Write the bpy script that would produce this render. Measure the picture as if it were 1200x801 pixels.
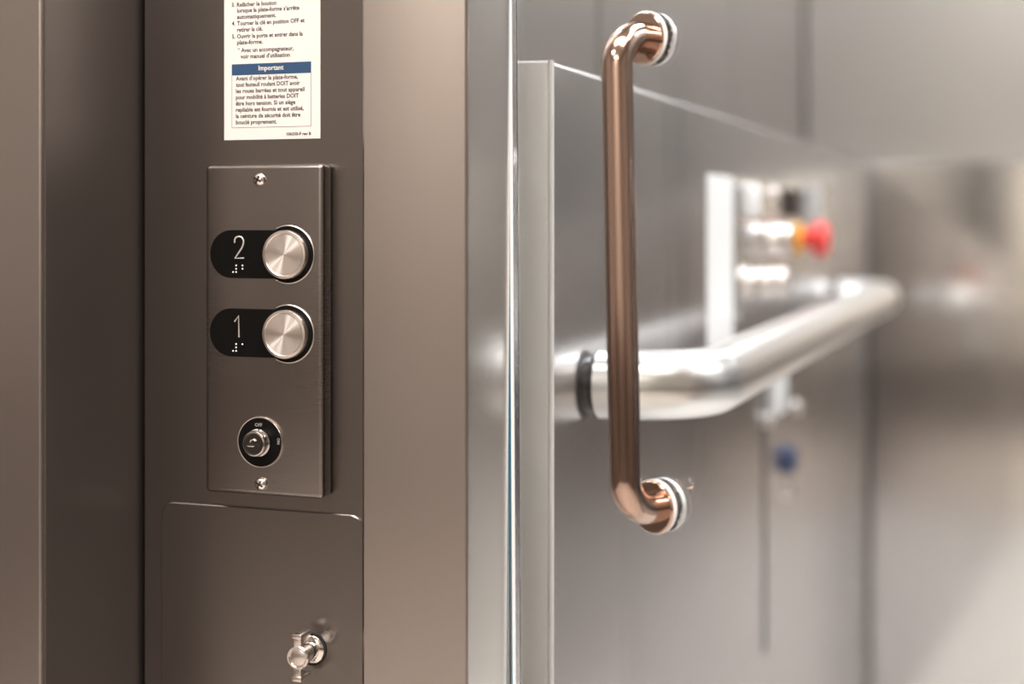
import bpy, bmesh, math
from mathutils import Vector, Matrix

for o in list(bpy.data.objects):
    bpy.data.objects.remove(o)
scene = bpy.context.scene
PI = math.pi

# ------------------------------------------------------------------ camera
F = 1770.0                       # focal length in pixels of the 1200x801 frame
HZ = 256.0                       # picture row of the horizon
VPX = 1225.0                     # picture column where the depth lines meet
CAMZ = 1.0
A = math.atan((VPX - 600) / F)   # the camera is turned this far to the left
cd = bpy.data.cameras.new('camera')
cam = bpy.data.objects.new('camera', cd)
scene.collection.objects.link(cam)
cam.location = (0, 0, CAMZ)
cam.rotation_euler = (PI / 2, 0, A)
cd.sensor_width = 36
cd.lens = 36 * F / 1200
cd.shift_y = -(400.5 - HZ) / 1200
cd.clip_start = 0.01
cd.dof.use_dof = True
cd.dof.focus_distance = 0.925
cd.dof.aperture_fstop = 2.8
scene.camera = cam

# ------------------------------------------------------------------ world, lights, exposure
w = bpy.data.worlds.new('world'); scene.world = w; w.use_nodes = True
w.node_tree.nodes['Background'].inputs[0].default_value = (1, .93, .85, 1)
w.node_tree.nodes['Background'].inputs[1].default_value = 0.05
scene.view_settings.view_transform = 'Standard'
scene.view_settings.look = 'None'
scene.view_settings.gamma = 1
scene.view_settings.use_curve_mapping = False
scene.view_settings.exposure = 0.0

def area(name, loc, sx, sy, power, col, rot=(0, 0, 0)):
    l = bpy.data.lights.new(name, 'AREA')
    l.shape = 'RECTANGLE'; l.size = sx; l.size_y = sy
    l.energy = power; l.color = col
    o = bpy.data.objects.new(name, l); scene.collection.objects.link(o)
    o.location = loc; o.rotation_euler = rot
    return o
WARM = (1, .90, .82)
COOL = (.975, .985, 1)
area('platform_ceiling_lamp', (.30, 1.75, 2.56), .5, 1.3, 62, COOL)
area('unseen_lobby_lamp', (-.32, .10, 2.56), 1.1, .5, 31, WARM)
area('unseen_lobby_lamp', (.62, .02, 2.56), .7, .5, 38, WARM)  # added out of view to brighten the handle elbows and glass edge
area('unseen_lobby_lamp', (-1.0, -.95, 2.56), .5, .35, 26, WARM)  # added out of view to light the floor mirrored in the hatch
area('unseen_lobby_lamp', (.10, -2.2, 2.56), 1.0, .4, 56, WARM)  # added out of view to wash the rear wall reflected in the end wall

# ------------------------------------------------------------------ pixel -> point helpers
ca, sa = math.cos(A), math.sin(A)
def ray(px, py):
    u = (px - 600) / F
    return Vector((ca * u - sa, sa * u + ca, -(py - HZ) / F))
def on_y(px, py, Y):             # point on a plane parallel to the landing wall
    d = ray(px, py); t = Y / d.y
    return Vector((d.x * t, Y, CAMZ + d.z * t))
def on_x(px, py, X):             # point on a plane running into the depth
    d = ray(px, py); t = X / d.x
    return Vector((X, d.y * t, CAMZ + d.z * t))

# ------------------------------------------------------------------ materials
def new_mat(name):
    m = bpy.data.materials.new(name); m.use_nodes = True
    return m, m.node_tree, m.node_tree.nodes['Principled BSDF']
def plain(name, col, rough=.5, metal=0., emit=None, es=0, ior=None, coat=0):
    m, t, b = new_mat(name)
    b.inputs['Base Color'].default_value = (*col, 1)
    b.inputs['Roughness'].default_value = rough
    b.inputs['Metallic'].default_value = metal
    b.inputs['Coat Weight'].default_value = coat
    if emit:
        b.inputs['Emission Color'].default_value = (*emit, 1)
        b.inputs['Emission Strength'].default_value = es
    return m
def brushed(name, col, rough, scale, var=.012, bump=.003, smudge=.02, aniso=0.):
    """brushed metal: fine grain stretched along one direction, plus soft smudges"""
    m, t, b = new_mat(name)
    b.inputs['Metallic'].default_value = 1
    tc = t.nodes.new('ShaderNodeTexCoord')
    mp = t.nodes.new('ShaderNodeMapping'); mp.inputs['Scale'].default_value = scale
    t.links.new(tc.outputs['Object'], mp.inputs[0])
    n = t.nodes.new('ShaderNodeTexNoise'); n.inputs['Scale'].default_value = 1; n.inputs['Detail'].default_value = 3
    t.links.new(mp.outputs[0], n.inputs['Vector'])
    n2 = t.nodes.new('ShaderNodeTexNoise'); n2.inputs['Scale'].default_value = 9; n2.inputs['Detail'].default_value = 2
    t.links.new(tc.outputs['Object'], n2.inputs['Vector'])
    r = t.nodes.new('ShaderNodeMapRange')
    r.inputs['To Min'].default_value = rough - var; r.inputs['To Max'].default_value = rough + var
    t.links.new(n.outputs['Fac'], r.inputs['Value'])
    r2 = t.nodes.new('ShaderNodeMapRange')
    r2.inputs['To Min'].default_value = -smudge; r2.inputs['To Max'].default_value = smudge
    t.links.new(n2.outputs['Fac'], r2.inputs['Value'])
    ad = t.nodes.new('ShaderNodeMath'); ad.operation = 'ADD'
    t.links.new(r.outputs[0], ad.inputs[0]); t.links.new(r2.outputs[0], ad.inputs[1])
    t.links.new(ad.outputs[0], b.inputs['Roughness'])
    mx = t.nodes.new('ShaderNodeMix'); mx.data_type = 'RGBA'
    mx.inputs['A'].default_value = (*[c * .985 for c in col], 1)
    mx.inputs['B'].default_value = (*[min(1, c * 1.015) for c in col], 1)
    t.links.new(n.outputs['Fac'], mx.inputs['Factor'])
    t.links.new(mx.outputs['Result'], b.inputs['Base Color'])
    bp = t.nodes.new('ShaderNodeBump'); bp.inputs['Strength'].default_value = bump; bp.inputs['Distance'].default_value = .0005
    t.links.new(n.outputs['Fac'], bp.inputs['Height'])
    t.links.new(bp.outputs[0], b.inputs['Normal'])
    return m
def speckled(name, c1, c2, scale, rough):
    m, t, b = new_mat(name)
    tc = t.nodes.new('ShaderNodeTexCoord')
    n = t.nodes.new('ShaderNodeTexNoise'); n.inputs['Scale'].default_value = scale; n.inputs['Detail'].default_value = 6
    t.links.new(tc.outputs['Object'], n.inputs['Vector'])
    mx = t.nodes.new('ShaderNodeMix'); mx.data_type = 'RGBA'
    mx.inputs['A'].default_value = (*c1, 1); mx.inputs['B'].default_value = (*c2, 1)
    t.links.new(n.outputs['Fac'], mx.inputs['Factor'])
    t.links.new(mx.outputs['Result'], b.inputs['Base Color'])
    b.inputs['Roughness'].default_value = rough
    return m

HGR = (3, 3, 2600)                # grain runs horizontally
VGR = (2200, 2200, 3)              # grain runs vertically
M = {}
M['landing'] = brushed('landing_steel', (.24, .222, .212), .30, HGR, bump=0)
M['plate'] = brushed('call_plate_steel', (.255, .235, .225), .27, HGR, bump=0)
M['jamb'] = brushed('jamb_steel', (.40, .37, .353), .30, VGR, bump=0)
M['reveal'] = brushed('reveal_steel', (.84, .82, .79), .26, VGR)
M['cab'] = brushed('platform_steel', (.56, .55, .56), .24, VGR)
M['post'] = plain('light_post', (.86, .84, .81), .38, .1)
M['end'] = brushed('end_wall_steel', (.72, .69, .67), .15, VGR)
M['shaft'] = brushed('shaft_steel', (.48, .465, .455), .33, VGR)
M['tube'] = brushed('rail_steel', (.86, .85, .84), .30, (30, 30, 30), var=.03, bump=0, smudge=.02)
M['chrome'] = plain('polished_steel', (.80, .77, .74), .12, 1)
M['lock'] = plain('lock_chrome', (.55, .53, .51), .14, 1)
M['satin'] = plain('satin_steel', (.72, .68, .65), .28, 1)
M['brass'] = brushed('bronze_steel', (.50, .375, .315), .13, (40, 40, 40), var=.02, bump=0, smudge=.02)
M['black'] = plain('black_plastic', (.004, .004, .004), .35)
M['black'].node_tree.nodes['Principled BSDF'].inputs['Specular IOR Level'].default_value = .12
M['gap'] = plain('dark_gap', (.006, .005, .005), .8)
M['digit'] = plain('engraved_metal', (.62, .60, .58), .35, .6)
M['dot'] = plain('braille_metal', (.9, .9, .88), .3, .3)
M['paper'] = plain('white_label', (.72, .70, .685), .5)
M['ink'] = plain('black_ink', (.03, .028, .03), .6)
M['blue'] = plain('blue_ink', (.02, .065, .15), .5)
M['white'] = plain('white_plastic', (.92, .92, .93), .35)
M['grey'] = plain('grey_plastic', (.42, .43, .44), .4)
M['red'] = plain('red_plastic', (.75, .03, .025), .3)
M['yellow'] = plain('yellow_plastic', (.85, .42, .03), .4)
M['navy'] = plain('blue_plastic', (.03, .06, .16), .4)
M['rubber'] = plain('dark_rubber', (.02, .021, .026), .3)
M['seal'] = plain('edge_seal', (.93, .95, .97), .25)
M['edge'] = plain('painted_edge_highlight', (.92, .91, .89), .45)  # near-white colour stands in for the corner's bright highlight
M['teal'] = plain('glass_core', (.02, .22, .38), .5)
M['paint'] = speckled('lobby_paint', (.27, .245, .225), (.30, .27, .25), 6, .7)
M['lightpaint'] = speckled('rear_wall_paint', (.50, .46, .42), (.54, .50, .455), 6, .7)
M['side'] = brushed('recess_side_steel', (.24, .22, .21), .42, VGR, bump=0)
M['darkpaint'] = speckled('lobby_wainscot', (.10, .08, .07), (.13, .105, .09), 6, .6)
M['tile'] = speckled('lobby_floor', (.54, .49, .45), (.62, .565, .52), 12, .35)
M['vinyl'] = speckled('platform_floor', (.66, .63, .60), (.74, .71, .68), 40, .45)
M['ceil'] = speckled('ceiling_paint', (.62, .59, .55), (.66, .63, .59), 5, .8)
# radially brushed button face
m, t, b = new_mat('spun_steel')
b.inputs['Base Color'].default_value = (.9, .86, .83, 1)
b.inputs['Metallic'].default_value = 1; b.inputs['Roughness'].default_value = .34
b.inputs['Anisotropic'].default_value = .93
b.inputs['Anisotropic Rotation'].default_value = .25
tg = t.nodes.new('ShaderNodeTangent'); tg.direction_type = 'RADIAL'; tg.axis = 'Y'
t.links.new(tg.outputs[0], b.inputs['Tangent'])
M['spun'] = m
# door glass
m, t, b = new_mat('clear_glass')
b.inputs['Base Color'].default_value = (.96, .985, .98, 1)
b.inputs['Roughness'].default_value = 0
b.inputs['Transmission Weight'].default_value = 1
b.inputs['IOR'].default_value = 1.5
M['glass'] = m

# ------------------------------------------------------------------ mesh helpers (all in world metres)
def wloc(o):
    m = Matrix.Identity(4)
    while o is not None:
        m = o.matrix_basis @ m
        o = o.parent
    return m
def obj(name, bm, mat, parent=None, smooth=False, origin=None, local=False):
    bmesh.ops.recalc_face_normals(bm, faces=bm.faces[:])
    if parent is not None and not local:
        bm.transform(wloc(parent).inverted())
    if parent is None and origin is not None:
        bm.transform(Matrix.Translation(-Vector(origin)))
    me = bpy.data.meshes.new(name)
    bm.to_mesh(me); bm.free()
    if smooth:
        me.polygons.foreach_set('use_smooth', [True] * len(me.polygons))
        try: me.set_sharp_from_angle(angle=math.radians(38))
        except Exception: pass
    me.materials.append(mat)
    o = bpy.data.objects.new(name, me)
    scene.collection.objects.link(o)
    if parent is not None: o.parent = parent
    elif origin is not None: o.location = origin
    return o
def empty(name, loc, label=None, cat=None, group=None, rz=0, kind=None):
    o = bpy.data.objects.new(name, None)
    scene.collection.objects.link(o)
    o.empty_display_size = .05
    o.location = loc; o.rotation_euler = (0, 0, rz)
    tag(o, label, cat, group, kind)
    return o
def tag(o, label=None, cat=None, group=None, kind=None):
    if label: o['label'] = label
    if cat: o['category'] = cat
    if group: o['group'] = group
    if kind: o['kind'] = kind
    return o
def box(bm, lo, hi, bev=0, seg=2):
    lo, hi = Vector(lo), Vector(hi)
    r = bmesh.ops.create_cube(bm, size=1)
    vs = r['verts']
    for v in vs:
        v.co = Vector([(lo[i] + hi[i]) / 2 + v.co[i] * (hi[i] - lo[i]) for i in range(3)])
    if bev:
        es = list({e for v in vs for e in v.link_edges})
        bmesh.ops.bevel(bm, geom=es, offset=bev, segments=seg, profile=.5, affect='EDGES')
    return bm
def B(lo, hi, bev=0, seg=2):
    return box(bmesh.new(), lo, hi, bev, seg)
AX = {'-y': Matrix(((1, 0, 0), (0, 0, -1), (0, 1, 0))).to_4x4(),      # local z -> -y
      '+x': Matrix(((0, 0, 1), (1, 0, 0), (0, 1, 0))).to_4x4()}       # local z -> +x
def lathe(bm, prof, c, axis='-y', n=40, caps=True):
    """prof: list of (radius, height above c along axis)"""
    m = Matrix.Translation(Vector(c)) @ AX[axis]
    rings = []
    for r, h in prof:
        if r < 1e-7:
            rings.append([bm.verts.new(m @ Vector((0, 0, h)))])
        else:
            rings.append([bm.verts.new(m @ Vector((r * math.cos(2 * PI * k / n), r * math.sin(2 * PI * k / n), h))) for k in range(n)])
    for a, b in zip(rings, rings[1:]):
        for k in range(n):
            k2 = (k + 1) % n
            if len(a) == 1 and len(b) == 1: continue
            if len(a) == 1: bm.faces.new((a[0], b[k], b[k2]))
            elif len(b) == 1: bm.faces.new((a[k], a[k2], b[0]))
            else: bm.faces.new((a[k], a[k2], b[k2], b[k]))
    if caps:
        for r in (rings[0], rings[-1]):
            if len(r) > 1:
                try: bm.faces.new(r)
                except ValueError: pass
    return bm
def L(prof, c, axis='-y', n=40): return lathe(bmesh.new(), prof, c, axis, n)
def tube(bm, pts, rad, n=24):
    pts = [Vector(p) for p in pts]
    rings = []; up = None
    for i, p in enumerate(pts):
        d = ((pts[i + 1] - p) if i == 0 else (p - pts[i - 1]) if i == len(pts) - 1 else
             ((pts[i + 1] - p).normalized() + (p - pts[i - 1]).normalized())).normalized()
        if up is None:
            up = Vector((0, 0, 1)) if abs(d.z) < .9 else Vector((1, 0, 0))
        s = d.cross(up).normalized(); up = s.cross(d).normalized()
        rings.append([bm.verts.new(p + rad * (s * math.cos(2 * PI * k / n) + up * math.sin(2 * PI * k / n))) for k in range(n)])
    for a, b in zip(rings, rings[1:]):
        for k in range(n):
            bm.faces.new((a[k], a[(k + 1) % n], b[(k + 1) % n], b[k]))
    bm.faces.new(rings[0]); bm.faces.new(rings[-1])
    return bm
def fillet(p0, p1, p2, r, n=12):
    """arc points rounding the corner p1"""
    p0, p1, p2 = Vector(p0), Vector(p1), Vector(p2)
    a = (p0 - p1).normalized(); b = (p2 - p1).normalized()
    th = a.angle(b); d = r / math.tan(th / 2)
    c = p1 + (a + b).normalized() * (r / math.sin(th / 2))
    s = p1 + a * d - c; e = p1 + b * d - c
    ang = s.angle(e)
    return [c + (s * math.sin((1 - k / n) * ang) + e * math.sin(k / n * ang)) / math.sin(ang) for k in range(n + 1)]
def slab(bm, outline, m, t, bev=0):
    """outline in local xy extruded t along local +z, then placed by matrix m"""
    bot = [bm.verts.new(m @ Vector((x, y, 0))) for x, y in outline]
    if bev:
        cx = sum(p[0] for p in outline) / len(outline); cy = sum(p[1] for p in outline) / len(outline)
        mid = [bm.verts.new(m @ Vector((x, y, t - bev))) for x, y in outline]
        n = len(outline); inn = []
        for k in range(n):
            p, a, c = Vector(outline[k]), Vector(outline[k - 1]), Vector(outline[(k + 1) % n])
            tn = (c - a).normalized(); inn.append(p + Vector((-tn.y, tn.x)) * bev)
        top = [bm.verts.new(m @ Vector((p.x, p.y, t))) for p in inn]
        loops = [bot, mid, top]
    else:
        loops = [bot, [bm.verts.new(m @ Vector((x, y, t))) for x, y in outline]]
    for a, b in zip(loops, loops[1:]):
        for k in range(len(a)):
            bm.faces.new((a[k], a[(k + 1) % len(a)], b[(k + 1) % len(a)], b[k]))
    bm.faces.new(loops[0]); bm.faces.new(loops[-1])
    return bm
def rrect(x0, x1, y0, y1, r, n=6):
    out = []
    for cx, cy, a0 in ((x1 - r, y0 + r, -PI / 2), (x1 - r, y1 - r, 0), (x0 + r, y1 - r, PI / 2), (x0 + r, y0 + r, PI)):
        for k in range(n + 1):
            a = a0 + k / n * PI / 2
            out.append((cx + r * math.cos(a), cy + r * math.sin(a)))
    return out
def at(c, axis='-y'): return Matrix.Translation(Vector(c)) @ AX[axis]
def text_bm(body, p_left, width, size, bold=0):
    """flat lettering on a plane facing -y, left end of the baseline at p_left"""
    cu = bpy.data.curves.new('lettering', 'FONT'); cu.body = body; cu.size = size; cu.resolution_u = 2
    cu.offset = bold
    o = bpy.data.objects.new('lettering', cu); scene.collection.objects.link(o)
    dg = bpy.context.evaluated_depsgraph_get()
    me = bpy.data.meshes.new_from_object(o.evaluated_get(dg))
    bpy.data.objects.remove(o); bpy.data.curves.remove(cu)
    xs = [v.co.x for v in me.vertices]; x0, x1 = min(xs), max(xs)
    k = width / (x1 - x0) if width else 1
    bm = bmesh.new(); bm.from_mesh(me); bpy.data.meshes.remove(me)
    for v in bm.verts:
        v.co = Vector((p_left[0] + (v.co.x - x0) * k, p_left[1], p_left[2] + v.co.y))
    return bm
def merge(bms):
    out = bmesh.new()
    for b in bms:
        me = bpy.data.meshes.new('m'); b.to_mesh(me); b.free(); out.from_mesh(me); bpy.data.meshes.remove(me)
    return out
def struct(name, bm, mat, smooth=False):
    return tag(obj(name, bm, mat, smooth=smooth), kind='structure')

# ------------------------------------------------------------------ the planes of the place
YW = .830                        # landing wall with the call panel
YF = on_y(0, 0, 1).y * .7295     # front face left of the recess
YJ = .812                        # jamb face
YP = .950                        # front of the platform's side wall
XS = on_y(650, 256, YP).x        # inner face of the platform's side wall
TOP = on_y(650, 71, YP).z        # top of the platform walls
YB = on_x(1020, 256, XS).y       # inner face of the platform's end wall
CEIL = 2.6
xL = on_y(163.5, 256, YW).x      # side of the recess
xJ0 = on_y(424, 256, YJ - .004).x
xJ1 = on_y(548, 256, YJ + .004).x
YR = on_x(597, 256, xJ1).y       # back of the jamb
XSH = XS - .14                   # shaft wall behind the platform wall
LX0, LX1, LY0 = -1.9, 2.2, -2.7

# ------------------------------------------------------------------ lobby and shaft shell
struct('floor', B((LX0 - .1, LY0 - .1, -.1), (LX1 + .1, .93, 0)), M['tile'])
struct('floor_platform', B((XSH - .02, .935, -.1), (1.0, YB + .25, 0)), M['vinyl'])
struct('ceiling', B((LX0 - .1, LY0 - .1, CEIL), (LX1 + .1, YB + .3, CEIL + .1)), M['ceil'])
struct('wall_lobby_left', B((LX0 - .1, LY0, 0), (LX0, YF + .1, CEIL)), M['paint'])
struct('wall_lobby_right', B((LX1, LY0, 0), (LX1 + .1, YF + .1, CEIL)), M['paint'])
struct('wall_lobby_rear', B((LX0, LY0 - .1, 0), (LX1, LY0, CEIL)), M['lightpaint'])
for nm, lo, hi in (('trim_4', (LX0, LY0, 0), (LX0 + .02, YF, .72)), ('trim_5', (LX1 - .02, LY0, 0), (LX1, YF, .72)), ('trim_6', (LX0 + .021, LY0, 0), (LX1 - .021, LY0 + .02, .72))):
    struct(nm, B(lo, hi, .003), M['darkpaint'])     # dark wainscot round the lobby
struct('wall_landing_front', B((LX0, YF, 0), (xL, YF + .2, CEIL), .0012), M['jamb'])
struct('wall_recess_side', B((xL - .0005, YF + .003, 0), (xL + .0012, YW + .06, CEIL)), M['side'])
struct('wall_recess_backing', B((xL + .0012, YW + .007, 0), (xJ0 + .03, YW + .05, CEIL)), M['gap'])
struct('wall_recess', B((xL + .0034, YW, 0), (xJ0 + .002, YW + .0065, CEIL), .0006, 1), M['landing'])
# door jamb: a folded profile standing proud of the recess
bm = bmesh.new()
pr = [(xJ0, YW + .02), (xJ0, YJ - .004 + .0015), (xJ0 + .0015, YJ - .004)]
for k in range(1, 7):
    a = k / 6 * PI / 2
    pr.append((xJ1 - .003 + .003 * math.sin(a), YJ + .004 + .003 - .003 * math.cos(a)))
pr += [(xJ1, YR), (xJ1 - .03, YR + .002), (xJ1 - .03, YW + .02)]
lo = [bm.verts.new((x, y, 0)) for x, y in pr]; hi = [bm.verts.new((x, y, CEIL)) for x, y in pr]
for k in range(len(pr)):
    bm.faces.new((lo[k], lo[(k + 1) % len(pr)], hi[(k + 1) % len(pr)], hi[k]))
bm.faces.new(lo); bm.faces.new(hi)
j = struct('trim_1', bm, M['jamb'], smooth=True)
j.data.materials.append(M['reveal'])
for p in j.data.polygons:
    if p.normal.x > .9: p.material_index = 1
XR = xJ1 + .95                   # far side of the doorway
struct('trim_2', B((XR, YJ, 0), (XR + .09, YR, CEIL), .003), M['jamb'])
struct('wall_landing_side', B((XR + .09, YF, 0), (LX1, YF + .2, CEIL)), M['jamb'])
struct('trim_3', B((xJ1 + .001, YJ + .004, 2.12), (XR - .001, YR, CEIL), .003), M['jamb'])

# shaft walls, seen above the platform walls, in sheets with joints
ys = [.93, on_x(705, 50, XSH).y, on_x(862, 50, XSH).y, YB + .14]
sh = tag(obj('wall_shaft_left', B((XSH - .05, .93, 0), (XSH - .006, YB + .2, CEIL)), M['gap']), kind='structure')
for a, b_ in zip(ys, ys[1:]):
    obj('panel', B((XSH - .006, a + .006, 0), (XSH, b_ - .006, CEIL), .002), M['shaft'], sh)
sb_ = tag(obj('wall_shaft_back', B((XSH - .05, YB + .146, 0), (1.05, YB + .2, CEIL)), M['gap']), kind='structure')
for a, b_ in ((XSH, .25), (.25, 1.0)):
    obj('panel', B((a + .004, YB + .14, 0), (b_ - .004, YB + .146, CEIL), .002), M['shaft'], sb_)
struct('wall_shaft_right', B((1.0, .93, 0), (1.05, YB + .2, CEIL)), M['shaft'])

# platform walls, waist high
struct('wall_platform_left', B((XS - .12, YP + .0042, .002), (XS, YB + .1, TOP), .0035, 4), M['cab'], smooth=True)
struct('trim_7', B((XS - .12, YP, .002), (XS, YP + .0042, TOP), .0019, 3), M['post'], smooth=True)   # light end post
struct('corner_highlight', tube(bmesh.new(), [(XS + .0002, YP + .0015, .002), (XS + .0002, YP + .0015, TOP)], .0021, 16), M['edge'], smooth=True)  # pale strip paints the highlight line along the wall corner
struct('wall_platform_back', B((XS + .004, YB, .002), (.80, YB + .1, TOP), .0035, 4), M['end'], smooth=True)
struct('wall_platform_right', B((.80, YP, .002), (.92, YB + .1, TOP), .0035, 4), M['cab'], smooth=True)

# ------------------------------------------------------------------ call panel
YC = .8172
pa, pb = on_y(240, 194, YC), on_y(378.5, 585, YC)
x0, x1 = pa.x, pb.x
ztop = on_y(300, 192.3, YC).z; zbot = on_y(310, 581, YC).z
cp = empty('call_panel', ((x0 + x1) / 2, YW, zbot),
           'brushed steel call panel with floor buttons 2 and 1 and an OFF key switch', 'call panel')
obj('faceplate', B((x0, YC, zbot), (x1, YW, ztop), .0031, 6), M['plate'], cp, smooth=True)

def screw(px, py, r, Y, parent):
    c = on_y(px, py, Y)
    s = obj('screw', L([(r, 0), (r * .99, r * .18), (r * .88, r * .45), (r * .66, r * .66), (r * .34, r * .78), (0, r * .8)], c, n=28), M['chrome'], parent, smooth=True)
    bm = bmesh.new()
    for ang in (.5, .5 + PI / 2):
        b2 = B((-r * .62, -.0001, -r * .11), (r * .62, r * .45, r * .11))
        b2.transform(Matrix.Translation(c + Vector((0, -r * .80, 0))) @ Matrix.Rotation(ang, 4, 'Y'))
        me = bpy.data.meshes.new('t'); b2.to_mesh(me); b2.free(); bm.from_mesh(me); bpy.data.meshes.remove(me)
    obj('screw_slot', bm, M['gap'], s)
screw(304.5, 210.5, .0041, YC, cp)
screw(306.5, 566.5, .0041, YC, cp)

def call_button(cpx, cpy, lpx, strokes, dots):
    c = on_y(cpx, cpy, YC)
    hl = .0147                                # half height of the legend plate
    R = .0172                                 # black surround of the button
    lx = on_y(lpx, cpy, YC).x + hl
    out = []
    th = math.asin(hl / R)
    # surround arc (counter-clockwise from lower junction round the right side to the upper one)
    for k in range(41):
        a = -(PI - th) + k / 40 * 2 * (PI - th)
        out.append((c.x + R * math.cos(a), c.z + R * math.sin(a)))
    for k in range(25):
        a = PI / 2 + k / 24 * PI
        out.append((lx + hl * math.cos(a), c.z + hl * math.sin(a)))
    m2 = Matrix.Translation(Vector((0, YC + .0004, 0))) @ AX['-y']
    pl = obj('legend_plate', slab(bmesh.new(), out, m2, .0016, .0003), M['black'], cp)
    yp = YC - .0012
    for st in strokes:
        obj('digit', tube(bmesh.new(), [on_y(px, py, yp - .0001) for px, py in st], .00056, 10), M['digit'], pl, smooth=True)
    for px, py in dots:
        obj('braille_dot', L([(.00058, 0), (.0005, .0003), (.0003, .0005), (0, .00056)], on_y(px, py, yp), n=12), M['dot'], pl, smooth=True)
    # steel rim round the surround, then the push button itself
    bt = obj('button', L([(.0142, 0), (.0147, .0002), (.0147, .0044), (.0144, .0050), (.0130, .0053), (.0126, .0050), (.0123, .0047)], (c.x, YC - .0011, c.z), n=64), M['satin'], cp, smooth=True)
    obj('button_face', L([(.0123, 0), (.0123, .0002), (0, .0002)], (c.x, YC - .0011 - .00466, c.z), n=64), M['spun'], bt)
    arc = [(c.x + .0174 * math.cos(a), YC - .0004, c.z + .0174 * math.sin(a))
           for a in (-(PI - th) + .08 + k / 48 * 2 * (PI - th - .08) for k in range(49))]
    obj('button_rim', tube(bmesh.new(), arc, .0005, 8), M['satin'], bt, smooth=True)
def z2(lst, ox, oy, k): return [(ox + a / k, oy + b / k) for a, b in lst]
K = 1200 / 140
two = z2([(343, 252), (344, 218), (357, 197), (384, 187), (414, 197), (431, 225), (431, 262), (414, 305), (385, 348), (346, 407), (438, 405)], 235, 255, K)
call_button(338, 298, 247.2, [two], z2([(358, 480), (358, 513), (358, 546), (327, 546), (422, 480), (422, 513)], 235, 255, K))
K = 1175 / 220
one = z2([(294, 248), (319, 213), (321, 347)], 220, 330, K)
call_button(337.8, 391, 246.8, [one], z2([(303, 390), (303, 411), (303, 433), (284, 433), (342, 391)], 220, 330, K))

# key switch
c = on_y(306, 517.5, YC)
ks = obj('key_switch', L([(.0150, 0), (.0150, .0012), (.0146, .0016), (0, .0016)], c, n=56), M['black'], cp, smooth=True)
ly = YC - .0017
rm = lathe(bmesh.new(), [(.0149, 0), (.0149, .0017), (.0153, .0018), (.0156, 0)], c, n=56, caps=False)
obj('rim', rm, M['satin'], ks, smooth=True)
obj('lock_barrel', L([(.0084, 0), (.0084, .003), (.0076, .0036), (.0076, .0050), (.0078, .0054), (.0078, .0070), (.0074, .0078), (.0067, .0080), (.0064, .0074), (0, .0074)],
                     (c.x, YC - .0016, c.z), n=48), M['lock'], ks, smooth=True)
yk = YC - .0016 - .0074
obj('lock_core', L([(.0061, 0), (.0059, .0005), (0, .0006)], (c.x, yk, c.z), n=36), plain('dark_chrome', (.16, .15, .145), .2, 1), ks, smooth=True)
zz = [(-.0050, .0006), (-.0012, -.0006), (.0012, -.0008), (.0014, .0006), (.0050, -.0002)]
obj('keyhole', merge([B((c.x - .0046, yk - .0009, c.z - .0009), (c.x + .0044, yk - .0005, c.z + .0002)),
                      B((c.x - .0008, yk - .0010, c.z - .0006), (c.x + .0010, yk - .0005, c.z + .0020))]), M['gap'], ks)
obj('key_tongue', merge([B((c.x - .0042, yk - .0014, c.z - .0017), (c.x + .0006, yk - .0005, c.z - .0009), .0003),
                         tube(bmesh.new(), [(c.x - .0018, yk - .0012, c.z + .0012), (c.x - .0012, yk - .0012, c.z + .0024), (c.x + .0003, yk - .0012, c.z + .0028), (c.x + .0016, yk - .0012, c.z + .0018)], .0005, 8)]), M['chrome'], ks, smooth=True)
tl = on_y(298.7, 499.3, ly)
obj('lettering', text_bm('OFF', (tl.x, ly, tl.z), .0050, .0030, .00003), M['digit'], ks)
tb = text_bm('ON', (0, 0, 0), .0036, .0026, .00003)
tp = on_y(327.2, 516.5, ly)
tb.transform(Matrix.Translation((tp.x - .0014, ly, tp.z + .0016)) @ Matrix.Rotation(PI / 2, 4, 'Y'))
obj('lettering', tb, M['digit'], ks)

# ------------------------------------------------------------------ instruction label above the call panel
yl = YW - .0005
la, lb = on_y(262.6, 164, yl), on_y(375.3, 162.5, yl)
zb = (la.z + lb.z) / 2
lab = empty('instruction_label', (la.x, YW, zb), 'white paper label with French boarding instructions and a blue Important heading', 'label')
obj('sheet', B((la.x, yl, zb), (lb.x, YW, zb + .16), .0001, 1), M['paper'], lab)
yt = yl - .00008
lines = [('3.', 271.6, 8, 275, 0), ('Relâcher le bouton', 277.6, 7.9, 323.8, 0), ('lorsque la plate-forme s’arrête', 277.8, 14.9, 350.8, 0),
         ('automatiquement.', 277.8, 22.3, 323.5, 0), ('4.', 271.8, 30, 275.6, 0), ('Tourner la clé en position OFF et', 277.9, 29.8, 357, 0),
         ('retirer la clé.', 277.9, 37.2, 307.8, 0), ('5.', 271.9, 45.2, 275.6, 0), ('Ouvrir la porte et entrer dans la', 277.8, 45, 354.8, 0),
         ('plate-forme.', 277.8, 52.2, 308, 0), ('* Avec un accompagnateur,', 278.5, 61.4, 344, 0), ('voir manuel d’utilisation', 281.8, 68.6, 339.8, 0)]
body = ['Avant d’opérer la plate-forme,', 'tout fauteuil roulant DOIT avoir', 'les roues barrées et tout appareil', 'pour mobilité à batteries DOIT',
        'être hors tension. Si un siège', 'repliable est fournis et est utilisé,', 'la ceinture de sécurité doit être', 'bouclé proprement.']
ends = [349, 351.5, 356.8, 350, 346.2, 355.8, 352, 324.5]
for k, (s, e) in enumerate(zip(body, ends)):
    lines.append((s, 276.4, 94.4 + k * 7.32, e, 0))
lines.append(('106330-F rev B', 335.8, 158.6, 364.6, 1))
bms = []
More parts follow.
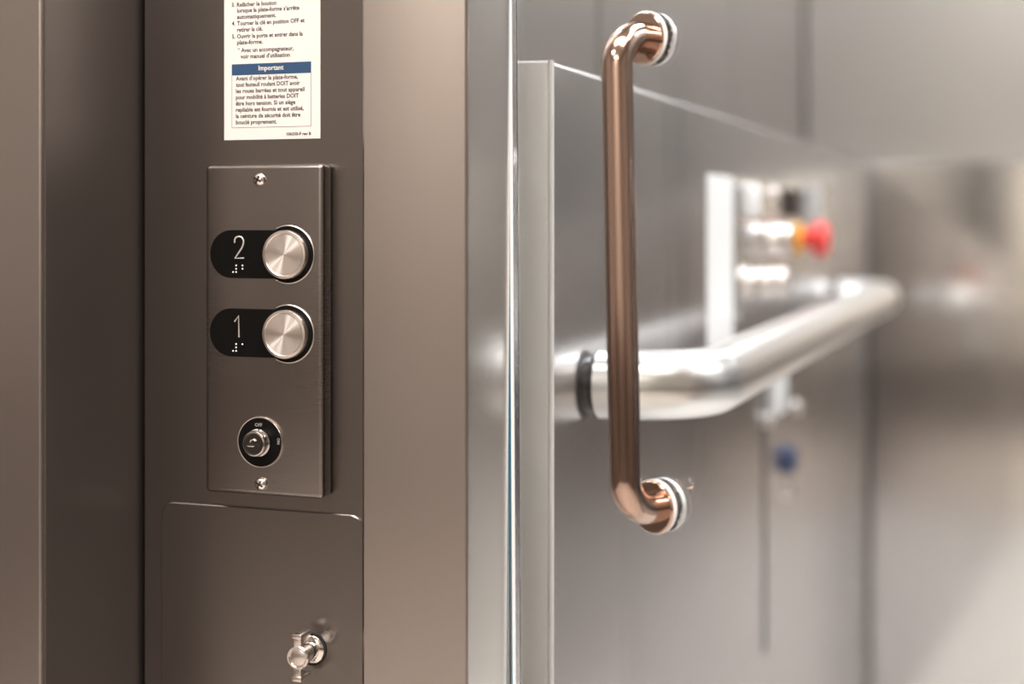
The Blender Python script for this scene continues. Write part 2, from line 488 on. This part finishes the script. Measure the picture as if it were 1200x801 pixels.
for s, px, py, ex, small in lines:
    p = on_y(px, py, yt); q = on_y(ex, py, yt)
    bms.append(text_bm(s, (p.x, yt, p.z), q.x - p.x, .0026 if small else 0.0037, .00009))
obj('print', merge(bms), M['ink'], lab)
p, q = on_y(271.6, 74.9, yt), on_y(364.6, 84.8, yt)
bx0, bx1, bz1, bz0 = p.x, q.x, p.z, q.z
obj('heading_band', B((bx0, yt, bz0 - .0002), (bx1, yt + .00005, bz1 - .0003)), M['blue'], lab)
p, q = on_y(303, 82.4, yt), on_y(332.4, 82.4, yt)
obj('heading', text_bm('Important', (p.x, yt - .00005, p.z), q.x - p.x, .0042, .00008), M['paper'], lab)
zf = on_y(271.8, 150, yt).z
wl = .00022
obj('frame_line', merge([B((bx0, yt, zf), (bx0 + wl, yt + .00004, bz0)), B((bx1 - wl, yt, zf), (bx1, yt + .00004, bz0)), B((bx0, yt, zf), (bx1, yt + .00004, zf + wl))]), M['ink'], lab)

# ------------------------------------------------------------------ access hatch with a latch below the call panel
ya = YW - .0016
h0 = on_y(188.5, 588, ya); h1x = xJ0 + .0015
hz = on_y(300, 595, ya).z
hx1 = on_y(426, 606, ya).x
ah = empty('access_hatch', ((h0.x + hx1) / 2, YW, .25), 'steel hatch with rounded corners and a key latch, below the call panel', 'hatch')
m2 = Matrix.Translation(Vector((0, YW - .0001, 0))) @ AX['-y']
obj('panel', slab(bmesh.new(), rrect(h0.x, hx1, .25, hz, .009, 8), m2, .0016, .0007), M['landing'], ah, smooth=True)
c = on_y(366, 760, ya)
lt = obj('latch', L([(.0085, 0), (.0085, .0015), (.0072, .0028), (.0056, .0030), (.0056, .0175), (0, .0175)], c, n=40), M['chrome'], ah, smooth=True)
obj('washer', L([(.0098, 0), (.0098, .0010), (.0090, .0013), (0, .0013)], c, n=40), M['gap'], lt, smooth=True)
yf = ya - .0175
bm = bmesh.new()
lathe(bm, [(.0052, 0), (.0068, 0), (.0072, .0006), (.0072, .0020), (.0066, .0027), (.0057, .0027), (.0052, .0018)], (c.x, yf, c.z), n=40)
obj('latch_ring', bm, M['chrome'], lt, smooth=True)
obj('latch_face', L([(.0053, 0), (.0053, .0016), (.0046, .0021), (0, .0023)], (c.x, yf, c.z), n=36), M['satin'], lt, smooth=True)
for s in (1, -1):
    w0, w1 = sorted((c.z + s * .0064, c.z + s * .0142))
    obj('latch_wing', merge([B((c.x - .0026, yf - .0024, w0), (c.x + .0026, yf + .0006, w1), .0006),
                             B((c.x - .0032, yf - .0034, (w1 - .0030) if s > 0 else w0), (c.x + .0032, yf + .0105, w1 if s > 0 else w0 + .0030), .0006)]), M['satin'], lt, smooth=True)

# ------------------------------------------------------------------ glass door with its pull handle
TH = .010
ANG = math.radians(-26.05)
e0 = on_y(604.0, 256, YR + .0065)
door = empty('door_1', (e0.x, e0.y, .012), 'frameless clear glass door standing ajar with a bronze pull handle', 'door', rz=ANG, kind='structure')
def doorbm(bm):
    """lean in the plane of the door, about the edge at eye height"""
    pv = Vector((0, 0, CAMZ - .012))
    bm.transform(Matrix.Translation(pv) @ Matrix.Rotation(math.radians(-.5), 4, 'Y') @ Matrix.Translation(-pv))
    return bm
DW = .82
obj('pane', doorbm(B((.0024, -TH / 2, .012), (DW, TH / 2, 2.06), .0008, 2)), M['glass'], door, local=True)
es = obj('edge_seal', doorbm(tube(bmesh.new(), [(.0004, -TH / 2 + .0012, .012), (.0004, -TH / 2 + .0012, 2.06)], .0021, 20)), M['seal'], door, local=True, smooth=True)
obj('seal_core', doorbm(B((.0001, -TH / 2 - .0013, .012), (.0009, -TH / 2 - .0002, 2.06), .0002, 1)), M['teal'], es, local=True)
obj('seal_lip', doorbm(B((-.0036, -TH / 2 + .0012, .012), (-.0016, -TH / 2 + .0042, 2.06), .0003, 1)), M['rubber'], es, local=True)
# handle: find where the photograph's mounts meet the pane
Minv = wloc(door).inverted()
def on_door(px, py, off=0):
    o_ = Minv @ Vector((0, 0, CAMZ)); d = (Minv.to_3x3() @ ray(px, py))
    t_ = (-TH / 2 - off - o_.y) / d.y
    return o_ + d * t_
mt, mb = on_door(757.5, 45), on_door(768.5, 593)
YH = -TH / 2
rb = .0090
proj = .0258
n = Vector((0, -1, 0))
pts = [mt + n * .002]
pts += fillet(mt, mt + n * proj, mb + n * proj, .019, 14)
pts += fillet(mt + n * proj, mb + n * proj, mb, .019, 14)
pts += [mb + n * .002]
hb = obj('pull_handle', tube(bmesh.new(), pts, rb, 32), M['brass'], door, smooth=True, local=True)
hb['label'] = 'bronze tubular pull handle'
for c in (mt, mb):
    for side, nm in ((-1, 'rosette'), (1, 'backing_rosette')):
        bm = bmesh.new()
        yy = side * TH / 2
        m_ = [(.0150, 0), (.0150, .0028), (.0142, .0036), (.0100, .0036)] if side < 0 else [(.0150, 0), (.0150, .004), (.0142, .0048), (0, .0048)]
        lathe(bm, m_ + ([(0, .0036)] if side < 0 else []), (0, 0, 0), n=44)
        if side > 0: bm.transform(Matrix.Rotation(PI, 4, 'Z'))
        bm.transform(Matrix.Translation((c.x, yy, c.z)))
        obj(nm, bm, M['brass'] if side < 0 else M['chrome'], hb, smooth=True, local=True)
    gb = L([(.0154, 0), (.0154, .0030), (0, .0030)], (c.x, TH / 2 + .0030, c.z), n=44)
    obj('gasket', gb, M['white'], hb, smooth=True, local=True)
    gk = L([(.0156, 0), (.0156, .0020), (0, .0020)], (c.x, -TH / 2, c.z), n=44)
    obj('gasket', gk, M['white'], hb, smooth=True, local=True)

# ------------------------------------------------------------------ handrail on the platform's side wall
ry = on_x(697, 462, XS).y
rz_ = CAMZ - .118
xr = -.227
ry2 = 2.36
hr = empty('handrail', (XS, ry, rz_), 'thick tubular steel handrail on the platform side wall', 'handrail')
P0, P1, P2, P3 = Vector((XS + .0078, ry, rz_)), Vector((xr, ry, rz_)), Vector((xr, ry2, rz_)), Vector((XS + .010, ry2, rz_))
pts = [P0] + fillet(P0, P1, P2, .055, 16) + fillet(P1, P2, P3, .055, 16) + [P3]
RT = .0247
obj('rail_tube', tube(bmesh.new(), pts, RT, 36), M['tube'], hr, smooth=True)
for y in (ry, ry2):
    obj('wall_flange', L([(.0205, 0), (.0205, .003), (.0175, .006), (.0175, .0085)], (XS, y, rz_), '+x', 40), M['rubber'], hr, smooth=True)

# ------------------------------------------------------------------ operating station on the platform's side wall
def S(px, py, off=0): return on_x(px, py, XS + off)
wl0, wl1 = S(831.5, 203), S(861, 203)
zt = wl0.z; zb2 = S(834, 425).z
o = obj('operating_label', B((XS, wl0.y, zb2), (XS + .0012, wl1.y, zt), .0003, 1), M['white'], origin=(XS, wl0.y, zb2))
tag(o, 'tall white notice sheet on the wall beside the operating buttons', 'label')
st = empty('operating_station', (XS, S(866, 360).y, S(867, 382).z), 'platform control station with steel push buttons and a red emergency stop', 'control panel')
q0, q1 = S(865, 206), S(966, 206)
obj('station_plate', B((XS, q0.y, S(865, 384).z), (XS + .002, q1.y, q0.z), .0006), M['cab'], st)
XP = XS + .002
def dome(px, py, r, h, mat, name, n=28):
    return obj(name, L([(r, 0), (r, h * .75), (r * .9, h * .93), (r * .7, h), (0, h)], on_x(px, py, XP), '+x', n), M[mat], st, smooth=True)
for px, py in ((865.8, 217), (867.5, 371)):
    dome(px, py, .0045, .003, 'chrome', 'screw', 16)
c = on_x(874, 235, XP)
obj('indicator_lamp', B((XP, c.y - .017, c.z - .018), (XP + .016, c.y + .017, c.z + .018), .004, 3), M['white'], st, smooth=True)
dome(908, 226, .0065, .006, 'satin', 'pilot_lamp')
c = on_x(929, 238, XP)
obj('display', B((XP, c.y - .03, c.z - .017), (XP + .010, c.y + .03, c.z + .017), .002), M['black'], st)
c = on_x(950, 240, XP)
obj('intercom_grille', B((XP, c.y - .035, c.z - .024), (XP + .012, c.y + .035, c.z + .024), .003), M['grey'], st)
dome(876, 272, .007, .006, 'white', 'pilot_lamp')
for px, py, r, h in ((886, 281, .0185, .012), (904, 280, .0185, .016), (917, 280, .019, .014)):
    b_ = dome(px, py, r, h, 'satin', 'push_button')
c = on_x(936, 280, XP)
es = obj('emergency_stop', L([(.012, 0), (.012, .012), (.022, .014), (.0235, .019), (.0225, .028), (.018, .033), (0, .035)], (XP + .008, c.y, c.z), '+x', 40), M['red'], st, smooth=True)
es['label'] = 'red mushroom emergency stop'
obj('collar', L([(.021, 0), (.021, .004), (.018, .007), (.012, .008)], (XP, c.y, c.z), '+x', 36), M['yellow'], es, smooth=True)
c = on_x(875, 331, XP)
kr = obj('key_switch', L([(.019, 0), (.019, .004), (.017, .006), (.010, .006), (.009, .010), (0, .010)], c, '+x', 36), M['satin'], st, smooth=True)
obj('keyhole', B((c.x + .010, c.y - .006, c.z - .0015), (c.x + .0105, c.y + .006, c.z + .0015)), M['gap'], kr)
for px, py, r, h in ((894, 331, .017, .016), (909, 330, .0175, .016)):
    dome(px, py, r, h, 'satin', 'push_button')
# service plate under the rail
s0, s1 = S(899, 600), S(948, 600)
sp_ = empty('service_plate', (XS, s0.y, S(900, 760).z), 'narrow steel plate under the handrail with a white tag and a blue switch', 'plate')
zt = S(899, 440).z; zb3 = S(899, 762).z
obj('plate', B((XS, s0.y, zb3), (XS + .0022, s1.y, zt), .0006), M['cab'], sp_)
obj('plate_seam', B((XS, s0.y - .012, zb3), (XS + .0006, s0.y - .001, zt)), M['gap'], sp_)
c = S(908, 455)
obj('tag_plate', B((XS + .0022, c.y - .035, c.z - .03), (XS + .012, c.y + .035, c.z + .03), .002), M['white'], sp_)
for px, py in ((899.5, 491), (921, 576), (934, 476)):
    c = S(px, py)
    obj('screw', L([(.0095, 0), (.009, .004), (.005, .007), (0, .0078)], (XS + .0022, c.y, c.z), '+x', 20), M['satin'], sp_, smooth=True)
c = S(920, 537)
obj('switch', L([(.018, 0), (.018, .008), (.014, .014), (0, .014)], (XS + .0022, c.y, c.z), '+x', 24), M['navy'], sp_, smooth=True)
